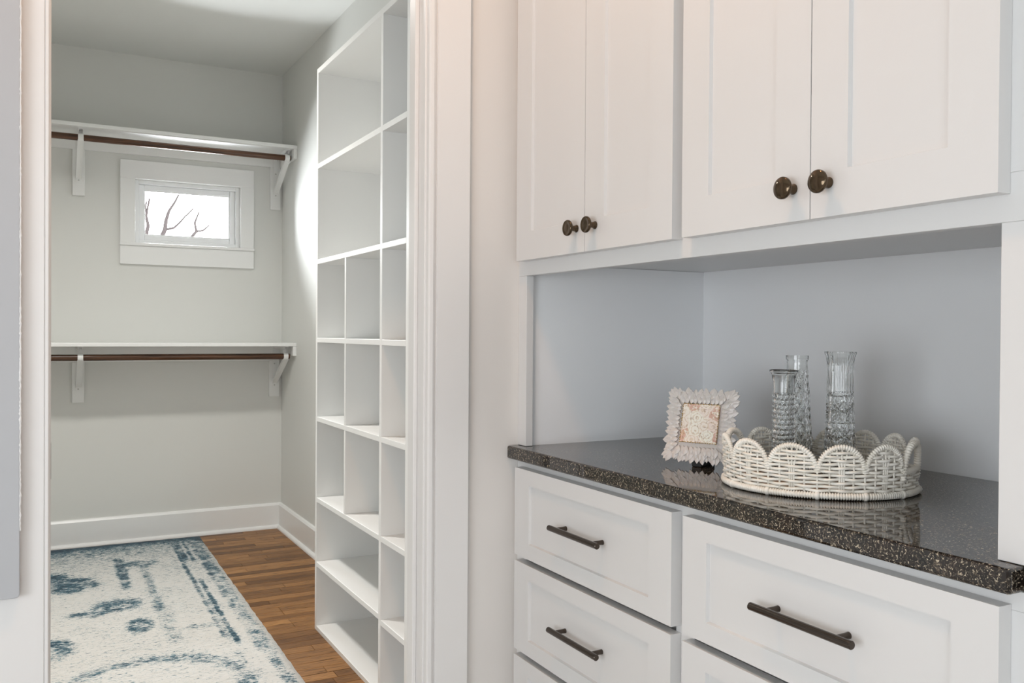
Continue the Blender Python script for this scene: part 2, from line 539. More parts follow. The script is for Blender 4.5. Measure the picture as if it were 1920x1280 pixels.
ring('glazing_bead', ox0 + 0.052, ox1 - 0.052, oz0 + 0.052, oz1 - 0.052, 0.006, YB + 0.052, YB + 0.066, M['vinyl'], 0.001)
box('window_pane', ox0 + 0.055, ox1 - 0.055, YB + 0.058, YB + 0.062, oz0 + 0.055, oz1 - 0.055, M['pane'], w1, 0, wo)

# door jambs and casings ----------------------------------------------
def casing(name, xin, sgn, label, narrow=False):
    # xin: inner edge; sgn +1 casing runs to +X.  bead, groove, flat board
    Yc = YD0
    p = [(xin + sgn * 0.004, Yc), (xin + sgn * 0.004, Yc - 0.014), (xin + sgn * 0.007, Yc - 0.018), (xin + sgn * 0.014, Yc - 0.019), (xin + sgn * 0.019, Yc - 0.017),
         (xin + sgn * 0.020, Yc - 0.013), (xin + sgn * 0.0235, Yc - 0.013), (xin + sgn * 0.0245, Yc - 0.0175), (xin + sgn * 0.104, Yc - 0.0175), (xin + sgn * 0.106, Yc - 0.0155), (xin + sgn * 0.106, Yc)]
    if narrow:
        p = [(xin + sgn * 0.002, Yc), (xin + sgn * 0.002, Yc - 0.015), (xin + sgn * 0.004, Yc - 0.0175), (xin + sgn * 0.009, Yc - 0.0175), (xin + sgn * 0.0095, Yc - 0.0155),
             (xin + sgn * 0.0105, Yc - 0.0155), (xin + sgn * 0.011, Yc - 0.0175), (xin + sgn * 0.104, Yc - 0.0175), (xin + sgn * 0.106, Yc - 0.0155), (xin + sgn * 0.106, Yc)]
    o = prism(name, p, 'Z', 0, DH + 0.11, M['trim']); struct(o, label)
    return o
casing('trim_1', DL, -1, 'white door casing left of the closet doorway', True)
casing('trim_2', DR, 1, 'white door casing right of the closet doorway')
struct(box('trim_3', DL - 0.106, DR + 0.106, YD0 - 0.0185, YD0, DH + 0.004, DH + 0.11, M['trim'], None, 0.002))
jb = struct(empty('door_1', (DL, YD0, 0)), 'white jamb boards lining the closet doorway')
jo = (DL, YD0, 0)
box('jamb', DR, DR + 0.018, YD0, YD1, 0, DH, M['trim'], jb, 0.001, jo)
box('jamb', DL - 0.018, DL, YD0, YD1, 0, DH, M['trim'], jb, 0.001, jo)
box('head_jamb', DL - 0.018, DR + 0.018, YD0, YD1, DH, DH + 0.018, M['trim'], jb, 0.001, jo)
box('door_stop', DR - 0.010, DR, YD0 + 0.035, YD0 + 0.070, 0, DH, M['trim'], jb, 0.002, jo)
box('door_stop', DL, DL + 0.001, YD0 + 0.035, YD0 + 0.070, 0, DH, M['trim'], jb, 0.0, jo)
sp_ = box('strike_plate', DL, DL + 0.0018, YD0 + 0.070, YD0 + 0.0885, 0.893, 0.962, M['strike'], jb, 0.0004, jo); sp_['label'] = 'dark metal strike plate in the left jamb'

# ================================================================ CLOSET FITTINGS
Y0s = 4.972                                # shelf front edge
def closet_shelf(zt, zb_cleat, name_label, where, zside):
    s = tag(empty('closet_shelf', (0.08, Y0s, zt - 0.019)), name_label, 'shelf', 'long shelves on the closet end wall')
    of = tuple(s.location)
    box('shelf_board', XL, XW, Y0s, YB, zt - 0.019, zt, M['shelf'], s, 0.002, of)
    box('wall_cleat', XL, XW - 0.019, YB - 0.019, YB, zb_cleat, zt - 0.019, M['shelf'], s, 0.002, of)
    box('end_cleat', XW - 0.019, XW, Y0s + 0.003, YB, zside, zt - 0.019, M['shelf'], s, 0.002, of)
    return s
closet_shelf(2.2325, 2.158, 'upper white closet shelf above the small window', 'upper', 2.158)
closet_shelf(1.1145, 1.005, 'lower white closet shelf halfway up the end wall', 'lower', 1.041)

RY = 5.035
def closet_rod(zc, label):
    o = bmesh.new(); pts = [(XL - 0.08, 0, 0), (1.258 - 0.08, 0, 0)]
    tube(o, pts, 0.0165, 20)
    r = obj('closet_rod', o, M['rod'], None, True, (0.08, RY, zc))
    bevel(r, 0.003, 2, 60)
    tag(r, label, 'rod', 'stained wood hanging rods')
    return r
closet_rod(2.168, 'dark stained wooden hanging rod below the upper closet shelf')
closet_rod(1.038, 'dark stained wooden hanging rod below the lower closet shelf')


def bracket(xc, zt, zr, zbot, zcl, label):
    """wood backing board on the wall, a metal shelf-and-rod bracket on it: arm under the shelf, diagonal brace, rod cup"""
    b = tag(empty('closet_bracket', (xc, YB, zbot)), label, 'bracket', 'shelf and rod brackets')
    of = (xc, YB, zbot)
    zs = zt - 0.019
    box('backing_board', xc - 0.030, xc + 0.030, YB - 0.0192, YB, zbot, zcl, M['shelf'], b, 0.002, of)
    yf = YB - 0.0195
    # bracket back plate, arm and folded brace
    boxes('back_plate', [(xc - 0.012, xc + 0.012, yf - 0.003, yf, zr - 0.19, zs)], M['shelf'], b, 0.001, of)
    boxes('shelf_arm', [(xc - 0.012, xc + 0.012, RY - 0.03, yf, zs - 0.004, zs), (xc - 0.0105, xc - 0.0085, RY - 0.02, yf, zs - 0.018, zs - 0.004), (xc + 0.0085, xc + 0.0105, RY - 0.02, yf, zs - 0.018, zs - 0.004)], M['shelf'], b, 0.001, of)
    # diagonal brace: U channel from rod cup down to the wall
    y1, z1, y2, z2 = RY - 0.012, zr - 0.014, yf - 0.006, zr - 0.165
    bm = bmesh.new()
    d = Vector((0, y2 - y1, z2 - z1)).normalized(); nrm = Vector((0, d.z, -d.y))
    if nrm.y > 0: nrm = -nrm
    def bar(xa, xb, na, nb):
        vs2 = []
        for x_ in (xa, xb):
            for (yy, zz) in ((y1, z1), (y2, z2)):
                for n_ in (na, nb):
                    p = Vector((x_, yy, zz)) + nrm * n_
                    vs2.append(bm.verts.new((p.x - of[0], p.y - of[1], p.z - of[2])))
        for f in ((0, 1, 3, 2), (4, 6, 7, 5), (0, 4, 5, 1), (2, 3, 7, 6), (0, 2, 6, 4), (1, 5, 7, 3)): bm.faces.new([vs2[i] for i in f])
    bar(xc - 0.012, xc + 0.012, 0.0, 0.002); bar(xc - 0.014, xc - 0.012, -0.012, 0.006); bar(xc + 0.012, xc + 0.014, -0.012, 0.006)
    bmesh.ops.recalc_face_normals(bm, faces=bm.faces)
    obj('brace', bm, M['shelf'], b)
    # rod cup: half ring round the front and underside of the rod, with a neck to the arm
    prof = []
    ro, ri = 0.0215, 0.0172
    angs = [math.radians(a) for a in range(95, 361, 20)] + [math.radians(375)]
    outer = [(RY + ro * math.cos(a), zr + ro * math.sin(a)) for a in angs]
    inner = [(RY + ri * math.cos(a), zr + ri * math.sin(a)) for a in reversed(angs)]
    prism('rod_cup', outer + inner, 'X', xc - 0.013, xc + 0.013, M['shelf'], b, of, 0.001)
    box('cup_neck', xc - 0.010, xc + 0.010, RY + 0.018, RY + 0.021, zr, zs - 0.002, M['shelf'], b, 0, of)
    for zz in (zr - 0.178, zr - 0.05):
        bm = bmesh.new(); lathe(bm, [(0, 0), (0.0045, 0), (0.0045, 0.0012), (0.003, 0.0022), (0, 0.0022)], 12)
        s = obj('screw', bm, M['screw'], b, False, (0, yf - 0.003 - of[1], zz - of[2])); s.rotation_euler = (PI / 2, 0, 0)
    return b


bracket(0.1822, 2.2325, 2.168, 1.908, 2.158, 'white shelf bracket under the upper shelf, left of the window')
bracket(1.2385, 2.2325, 2.168, 1.906, 2.158, 'white shelf bracket under the upper shelf, in the right corner')
bracket(0.1820, 1.1145, 1.038, 0.786, 1.005, 'white shelf bracket under the lower shelf, left end')
bracket(1.2350, 1.1145, 1.038, 0.790, 1.005, 'white shelf bracket under the lower shelf, in the right corner')

# cubby shelving unit ---------------------------------------------------
XU = 0.9633
su = tag(empty('shelving_unit', (XU, 3.0, 0)), 'tall white built-in cubby shelving unit along the closet side wall', 'shelving')
so = (XU, 3.0, 0)
yl, yr, tk = 3.438, 2.4665, 0.0185
xb = XW - 0.004
zt_ = 2.216
def sbox(n, *a, bev=0.0012): return box(n, *a, M['shelf'], su, bev, so)
sbox('side_panel', XU, xb, yl - tk, yl, 0, zt_)
sbox('side_panel', XU, xb, yr - 0.034, yr, 0, zt_)
sbox('filler_strip', XU + 0.006, XU + 0.03, yr - 0.115, yr - 0.034, 0, zt_)
sbox('top_panel', XU, xb, yr, yl - tk, zt_ - 0.02, zt_)
box('back_panel', xb - 0.004, xb, yr, yl - tk, 0.0, zt_ - 0.02, M['shelf'], su, 0, so)
ym, ys = (2.676, 2.696), (3.053, 3.070)
shz = [1.822, 1.4455, 1.1375, 0.826, 0.507]
for z in shz:
    for (a, b_) in ((yr, ym[0]), (ym[1], yl - tk)):
        sbox('shelf', XU, xb - 0.004, a, b_, z, z + 0.0185)
sbox('shelf', XU, xb - 0.004, ym[1], yl - tk, 0.2525, 0.271)
sbox('shelf', XU, xb - 0.004, yr, ym[0], 0.2385, 0.257)
sbox('bottom_panel', XU, xb - 0.004, ym[1], yl - tk, 0.0, 0.0175)
sbox('bottom_panel', XU, xb - 0.004, yr, ym[0], 0.0, 0.0175)
sbox('divider', XU, xb - 0.004, ym[0], ym[1], 0.0, zt_ - 0.02)
zz = [0.507 + 0.0185, 0.826 + 0.0185, 1.1375 + 0.0185, 1.4455]
for a, b_ in zip([0.507 + .0185, .826 + .0185, 1.1375 + .0185], [0.826, 1.1375, 1.4455]):
    sbox('divider', XU + 0.0005, xb - 0.004, ys[0], ys[1], a, b_)

# rug -------------------------------------------------------------------
def make_rug():
    bm = bmesh.new(); rr = random.Random(5)
    wx, wy, h = 1.62, 2.9, 0.009
    nx, ny = 40, 90
    g = [[None] * (ny + 1) for _ in range(nx + 1)]
    for i in range(nx + 1):
        for j in range(ny + 1):
            x, y_ = -wx * i / nx, -wy * j / ny
            if i in (0, nx): x += rr.uniform(-0.0018, 0.0018)
            if j in (0, ny): y_ += rr.uniform(-0.0018, 0.0018)
            edge = i in (0, nx) or j in (0, ny)
            g[i][j] = bm.verts.new((x, y_, h * (0.72 if edge else 1) + rr.uniform(-0.0004, 0.0004)))
    for i in range(nx):
        for j in range(ny): bm.faces.new((g[i][j], g[i][j + 1], g[i + 1][j + 1], g[i + 1][j]))
    border = [g[i][0] for i in range(nx + 1)] + [g[nx][j] for j in range(1, ny + 1)] + [g[i][ny] for i in range(nx - 1, -1, -1)] + [g[0][j] for j in range(ny - 1, 0, -1)]
    low = [bm.verts.new((v.co.x, v.co.y, 0)) for v in border]
    n = len(border)
    for k in range(n): bm.faces.new((border[k], border[(k + 1) % n], low[(k + 1) % n], low[k]))
    bmesh.ops.recalc_face_normals(bm, faces=bm.faces)
    o = obj('rug', bm, M['rug'], None, True, (0.802, 5.262, 0.0005))
    o.rotation_euler = (0, 0, math.radians(0.6 - 1.1))
    return tag(o, 'cream area rug with a worn teal oriental pattern on the closet floor', 'rug')
make_rug()

# ================================================================ BUILT-IN CABINETS
def slab_door(name, y0, y1, z0, z1, parent, of, stile=0.068, rail=0.064, rail_t=None):
    """shaker front facing -X: frame of stiles and rails proud of a recessed centre panel (child)"""
    rt = rail if rail_t is None else rail_t
    x0, x1 = XD, XF - 0.0005
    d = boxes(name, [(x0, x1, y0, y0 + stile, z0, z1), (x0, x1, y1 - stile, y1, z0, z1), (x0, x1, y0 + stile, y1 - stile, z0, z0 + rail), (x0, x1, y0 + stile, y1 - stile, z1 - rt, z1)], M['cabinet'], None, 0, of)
    # weld coplanar joints by bevelling only outer edges is fiddly: keep tight joints, tiny bevel
    d.parent = parent
    b = 0.0018
    # recessed panel with small sloped sticking round it
    bm = bmesh.new()
    ya, yb_, za, zb = y0 + stile, y1 - stile, z0 + rail, z1 - rt
    o1 = [(x0, ya, za), (x0, yb_, za), (x0, yb_, zb), (x0, ya, zb)]
    xi = x0 + 0.0065
    o2 = [(xi, ya + b, za + b), (xi, yb_ - b, za + b), (xi, yb_ - b, zb - b), (xi, ya + b, zb - b)]
    A = [bm.verts.new((p[0] - of[0], p[1] - of[1], p[2] - of[2])) for p in o1]
    B = [bm.verts.new((p[0] - of[0], p[1] - of[1], p[2] - of[2])) for p in o2]
    Cc = [bm.verts.new((x1 - 0.001 - of[0], p[1] - of[1], p[2] - of[2])) for p in o1]
    for i in range(4):
        bm.faces.new((A[i], A[(i + 1) % 4], B[(i + 1) % 4], B[i])); bm.faces.new((A[i], Cc[i], Cc[(i + 1) % 4], A[(i + 1) % 4]))
    bm.faces.new(B); bm.faces.new(Cc[::-1])
    bmesh.ops.recalc_face_normals(bm, faces=bm.faces)
    obj('recessed_panel', bm, M['cabinet'], d)
    return d


def knob(parent, y, z, of, dome=True):
    """round knob: flared stem, ringed disc with domed face, axis along -X"""
    bm = bmesh.new()
    st = [(0, 0), (0.0080, 0), (0.0080, 0.0015), (0.0062, 0.004), (0.0055, 0.010), (0.0062, 0.0155), (0.010, 0.0175), (0.0150, 0.0185), (0.0165, 0.0205), (0.0165, 0.0235), (0.0158, 0.0250)]
    if dome: st += [(0.0148, 0.0256), (0.0120, 0.0272), (0.0080, 0.0286), (0.0040, 0.0293), (0, 0.0295)]
    else: st += [(0.0146, 0.0255), (0.0138, 0.0247), (0.0080, 0.0252), (0.0, 0.0254)]
    lathe(bm, st, 32); bmesh.ops.recalc_face_normals(bm, faces=bm.faces)
    k = obj('knob', bm, M['bronze'], parent, True, (XD - of[0], y - of[1], z - of[2])); k.rotation_euler = (0, -PI / 2, 0)
    return k


def handle(parent, yc, z, half, posts, of):
    bm = bmesh.new(); xb_ = 0.957
    base = (xb_ - of[0], yc - of[1], z - of[2])
    # bar with chamfered ends
    tube(bm, [(0, -half, 0), (0, -half + 0.0012, 0), (0, half - 0.0012, 0), (0, half, 0)], [0.0052, 0.0062, 0.0062, 0.0052], 20)
    for s in (-1, 1):
        tube(bm, [(0.002, s * posts, 0), (0.020, s * posts, 0), (XD + 0.0065 - xb_, s * posts, 0)], [0.0046, 0.0046, 0.0052], 16)
    bmesh.ops.recalc_face_normals(bm, faces=bm.faces)
    h = obj('handle', bm, M['blackmetal'], parent, True, base)
    e = h.modifiers.new('es', 'EDGE_SPLIT'); e.split_angle = math.radians(35)
    h['label'] = 'dark bronze bar pull'
    return h


# upper cabinet
ZT2 = 2.33
uo = (XF, 1.2, 1.3141)
uc = tag(empty('upper_cabinet', uo), 'white upper wall cabinet with four shaker doors above the niche', 'cabinet')
zr0 = 1.3141
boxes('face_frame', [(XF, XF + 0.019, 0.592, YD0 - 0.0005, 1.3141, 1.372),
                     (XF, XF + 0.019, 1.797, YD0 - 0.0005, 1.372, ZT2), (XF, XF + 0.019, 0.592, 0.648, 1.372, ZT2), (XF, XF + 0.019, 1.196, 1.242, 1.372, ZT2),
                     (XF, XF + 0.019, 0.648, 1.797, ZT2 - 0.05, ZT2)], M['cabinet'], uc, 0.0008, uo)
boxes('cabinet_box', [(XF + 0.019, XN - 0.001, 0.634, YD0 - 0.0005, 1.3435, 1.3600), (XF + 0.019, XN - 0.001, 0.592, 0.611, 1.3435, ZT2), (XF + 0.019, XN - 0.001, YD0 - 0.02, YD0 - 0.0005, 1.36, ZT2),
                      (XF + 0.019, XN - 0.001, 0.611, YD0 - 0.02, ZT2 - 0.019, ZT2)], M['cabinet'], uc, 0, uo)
box('niche_stile', XF, XF + 0.019, 1.797, YD0 - 0.0005, 0.9146, 1.3141, M['cabinet'], uc, 0.001, uo)
box('niche_stile', XF, XF + 0.019, 0.592, 0.6444, 0.9146, 1.3141, M['cabinet'], uc, 0.001, uo)
doors = [(1.5145, 1.8042), (1.2313, 1.5125), (0.9175, 1.2045), (0.6337, 0.9155)]
ky = [1.5435, 1.4745, 0.9485, 0.8825]
for i, (a, b_) in enumerate(doors):
    d = slab_door('door', a, b_, 1.3470, 2.27, uc, uo, 0.068 if i != 3 else 0.065)
    k = knob(d, ky[i], 1.3968 if i < 2 else 1.3945, uo, dome=i > 1)

# base cabinet
bo = (XF, 1.2, 0.0)
bc = tag(empty('base_cabinet', bo), 'white base cabinet with two stacks of shaker drawers under the granite counter', 'cabinet')
zb1 = 0.8838
boxes('face_frame', [(XF, XF + 0.019, 0.592, YD0 - 0.0005, 0.860, zb1 - 0.0003), (XF, XF + 0.019, 0.592, 0.640, 0.10, 0.860), (XF, XF + 0.019, 1.19, 1.24, 0.10, 0.860), (XF, XF + 0.019, 1.79, YD0 - 0.0005, 0.10, 0.860),
                     (XF, XF + 0.019, 0.64, 1.79, 0.10, 0.14)], M['cabinet'], bc, 0.0008, bo)
boxes('cabinet_box', [(XF + 0.019, XN - 0.001, 0.592, 0.611, 0.0, zb1 - 0.0003), (XF + 0.019, XN - 0.001, YD0 - 0.02, YD0 - 0.0005, 0.0, zb1 - 0.0003), (XF + 0.019, XN - 0.001, 0.611, YD0 - 0.02, 0.10, 0.119),
                      (XF + 0.07, XF + 0.089, 0.611, YD0 - 0.02, 0, 0.10), (XF + 0.019, XF + 0.024, 0.62, 1.81, 0.14, 0.86)], M['cabinet'], bc, 0, bo)
rowsz = [(0.6640, 0.8665), (0.4440, 0.6500), (0.150, 0.4300)]
for j, (z0, z1) in enumerate(rowsz):
    for (a, b_, half, posts, hc) in ((1.2255, 1.8045, 0.0930, 0.0690, 1.518), (0.6262, 1.1945, 0.0965, 0.066, 0.9115)):
        d = slab_door('drawer', a, b_, z0, z1, bc, bo, 0.066 if a > 1 else 0.061, 0.0345)
        zh = {0: 0.765, 1: 0.547, 2: 0.29}[j]
        handle(d, hc, zh, half, posts, bo)

# countertop ----------------------------------------------------------------
def countertop():
    o = box('countertop', 0.973, XN - 0.0005, 0.610, YD0 - 0.0005, 0.884, 0.914, M['granite'], None, 0, (0.973, 1.2, 0.884))
    o.location = (0.973, 1.2, 0.884)
    b = o.modifiers.new('bevel', 'BEVEL'); b.width = 0.0045; b.segments = 4; b.limit_method = 'ANGLE'
    for p in o.data.polygons: p.use_smooth = False
    return tag(o, 'polished dark brown granite countertop on the base cabinet', 'countertop')
countertop()

# pale grey panel at the far left --------------------------------------------
def grey_panel():
    x1, z0 = -0.0318, 0.700
    r = 0.007
    prof = [(-0.42, z0), (x1 - r, z0)] + [(x1 - r + r * math.sin(a), z0 + r - r * math.cos(a)) for a in (0.4, 0.8, 1.2)] + [(x1, z0 + r), (x1, 2.30), (-0.42, 2.30)]
    of = (-0.2, 1.806, z0)
    e = tag(empty('wall_panel', of), 'pale grey painted panel with a rough white bead down its edge, left of the doorway', 'panel')
    p = prism('panel_face', prof, 'Y', 1.797, 1.8155, M['grey_panel'], e, of, 0.0015)
    rr = random.Random(11)
    bm = bmesh.new(); pts = []; rad = []
    z = 0.82
    while z < 2.28:
        pts.append((x1 + 0.0006 + rr.uniform(-0.0004, 0.0006) - of[0], 1.7985 - of[1], z - of[2])); rad.append(0.0013 + rr.random() ** 4 * 0.0016 + (0.0006 if 1.0 < z < 1.22 and int(z * 260) % 2 else 0))
        z += 0.0035
    tube(bm, pts, rad, 7)
    c = obj('paint_bead', bm, M['trim'], e, True); c['label'] = 'rough white bead of paint along the panel edge'
grey_panel()


# ================================================================ PICTURE FRAME
def picture():
    e = tag(empty('picture_frame', (1.158, 1.372, 0.9142)), 'small photo frame of frosted pink stone petals around a floral print, left of the tray', 'picture frame')
    n = Vector((-0.97, -0.47, 0)).normalized()          # facing direction
    yaw = math.atan2(n.y, n.x) + PI / 2                  # local -Y faces n
    root = e; root.rotation_euler = (0, 0, yaw)
    lean = math.radians(14)
    S = 0.070                                             # half size of outer plate
    def T_(x, z, d=0.0):                                   # plane coords -> local (x right, d out of the front, z up)
        zz = z; return Vector((x, zz * math.sin(lean) - d * math.cos(lean), zz * math.cos(lean) + d * math.sin(lean) + 0.013))
    rr = random.Random(4)
    def slab(name, hw, z0, z1, d0, d1, mat):
        bm = bmesh.new(); v = [bm.verts.new(T_(x, z, d)) for x in (-hw, hw) for z in (z0, z1) for d in (d0, d1)]
        for f in ((0, 1, 3, 2), (4, 6, 7, 5), (0, 4, 5, 1), (2, 3, 7, 6), (0, 2, 6, 4), (1, 5, 7, 3)): bm.faces.new([v[i] for i in f])
        bmesh.ops.recalc_face_normals(bm, faces=bm.faces)
        return obj(name, bm, mat, root)
    H = 2 * S
    slab('frame_plate', S - 0.010, 0.010, H - 0.010, -0.006, 0.0, M['alabaster'])
    ih = 0.039; ic = S + 0.004
    pic = slab('floral_print', ih, ic - ih, ic + ih, 0.0, 0.0055, M['floral'])
    # gold beaded edge
    bm = bmesh.new()
    per = []
    for k in range(22): per.append((-ih + 2 * ih * k / 22, ic - ih))
    for k in range(22): per.append((ih, ic - ih + 2 * ih * k / 22))
    for k in range(22): per.append((ih - 2 * ih * k / 22, ic + ih))
    for k in range(22): per.append((-ih, ic + ih - 2 * ih * k / 22))
    for (x, z) in per:
        c = T_(x + rr.uniform(-0.0005, 0.0005), z + rr.uniform(-0.0005, 0.0005), 0.0058); r = rr.uniform(0.0011, 0.0017)
        bmesh.ops.create_icosphere(bm, subdivisions=1, radius=r, matrix=Matrix.Translation(c))
    g = obj('gold_beading', bm, M['gold'], root, True); g['kind'] = 'stuff'; g['label'] = 'gold beaded edge'
    # petals: leaf shaped chips, shared mesh, two overlapping rings
    bm = bmesh.new()
    w, L = 0.0062, 0.021
    out = [(0, 0.0), (w * 0.8, L * 0.25), (w, L * 0.52), (w * 0.60, L * 0.78), (w * 0.05, L), (-w * 0.66, L * 0.75), (-w, L * 0.5), (-w * 0.8, L * 0.25)]
    top = [bm.verts.new((x, -0.0012, z)) for x, z in out]; bot = [bm.verts.new((x, 0.0012, z)) for x, z in out]
    mid = bm.verts.new((0, -0.0032, L * 0.5))
    for i in range(8):
        j = (i + 1) % 8
        bm.faces.new((top[i], top[j], mid)); bm.faces.new((top[i], bot[i], bot[j], top[j]))
    bm.faces.new(bot[::-1]); bmesh.ops.recalc_face_normals(bm, faces=bm.faces)
    bm.normal_update(); me = bpy.data.meshes.new('petal'); bm.to_mesh(me); bm.free(); me.materials.append(M['alabaster'])
    rotL = Matrix.Rotation(-lean, 4, 'X')
    def put(x, z, ang, d, s):
        o = bpy.data.objects.new('petal', me); COL.objects.link(o); o.parent = root
        # local plane basis: x -> right, z -> up in plane, -y -> out
        Bx = Vector((1, 0, 0)); Bz = (T_(0, 1) - T_(0, 0)).normalized(); By = Bz.cross(Bx)
        ca, sa = math.cos(ang), math.sin(ang)
        ex = Bx * ca - Bz * sa; ez = Bx * sa + Bz * ca
        p = T_(x, z, d)
        mm = Matrix(((ex.x * s, By.x, ez.x * s, p.x), (ex.y * s, By.y, ez.y * s, p.y), (ex.z * s, By.z, ez.z * s, p.z), (0, 0, 0, 1)))
        o.matrix_local = mm
    for layer, (inset, N, d, s0) in enumerate(((0.015, 13, 0.001, 1.0), (0.021, 12, 0.0028, 0.95), (0.027, 10, 0.0046, 0.9))):
        hs = S - inset
        for side in range(4):
            for k in range(N):
                t = -hs + 2 * hs * (k + 0.5) / N
                x, z, a = [(t, hs, 0), (hs, -t, PI / 2), (-t, -hs, PI), (-hs, t, -PI / 2)][side]
                fan = t / hs * 0.30
                put(x, z + S, a + fan + rr.uniform(-0.25, 0.25), d + rr.uniform(-0.0008, 0.0008), s0 * rr.uniform(0.8, 1.15))
    for sx in (-1, 1):
        for sz in (-1, 1):
            for da in (-0.35, 0, 0.35):
                put(sx * (S - 0.014), S + sz * (S - 0.014), math.atan2(sx, sz) + da, 0.002, 1.12)
    # black easel back that shows under the lower edge
    bm = bmesh.new()
    pr_ = [(-0.010, 0.0), (0.010, 0.0), (0.008, 0.085), (-0.008, 0.085)]
    vs2 = []
    for dy in (0.0, 0.004):
        for (x, z) in pr_:
            vs2.append(bm.verts.new((x, 0.034 + 0.030 * (1 - z / 0.085) + dy, z)))
    for f in ((0, 1, 2, 3), (4, 7, 6, 5), (0, 4, 5, 1), (1, 5, 6, 2), (2, 6, 7, 3), (3, 7, 4, 0)): bm.faces.new([vs2[i] for i in f])
    bmesh.ops.recalc_face_normals(bm, faces=bm.faces)
    obj('easel_leg', bm, M['black'], root)
    bm = bmesh.new(); bx(bm, -0.010, 0.010, -0.002, 0.068, 0.0, 0.014); bmesh.ops.recalc_face_normals(bm, faces=bm.faces)
    f = obj('foot', bm, M['black'], root); bevel(f, 0.002)
picture()


# ================================================================ WICKER TRAY
TC = Vector((1.2074, 1.1062, 0.914)); TA, TB, TH = 0.162, 0.1385, -0.768
_N = 2400
_t = [2 * PI * i / _N for i in range(_N + 1)]
_L = [0.0]
for i in range(_N):
    _L.append(_L[-1] + math.hypot(TA * (math.cos(_t[i + 1]) - math.cos(_t[i])), TB * (math.sin(_t[i + 1]) - math.sin(_t[i]))))
PER = _L[-1]
import bisect
def rim_pt(s, z=0.0, off=0.0):
    """s in twelfths of the perimeter; off pushes outwards; walls flare slightly"""
    l = (s % 12) / 12 * PER
    i = max(1, bisect.bisect_left(_L, l)); f = (l - _L[i - 1]) / max(1e-9, _L[i] - _L[i - 1])
    t = _t[i - 1] + f * (_t[i] - _t[i - 1])
    x, y_ = TA * math.cos(t), TB * math.sin(t)
    nx, ny = math.cos(t) / TA, math.sin(t) / TB; q = math.hypot(nx, ny); nx /= q; ny /= q
    o = off - 0.006 + z * 0.04
    x += nx * o; y_ += ny * o
    c, s_ = math.cos(TH), math.sin(TH)
    return Vector((x * c - y_ * s_, x * s_ + y_ * c, z))
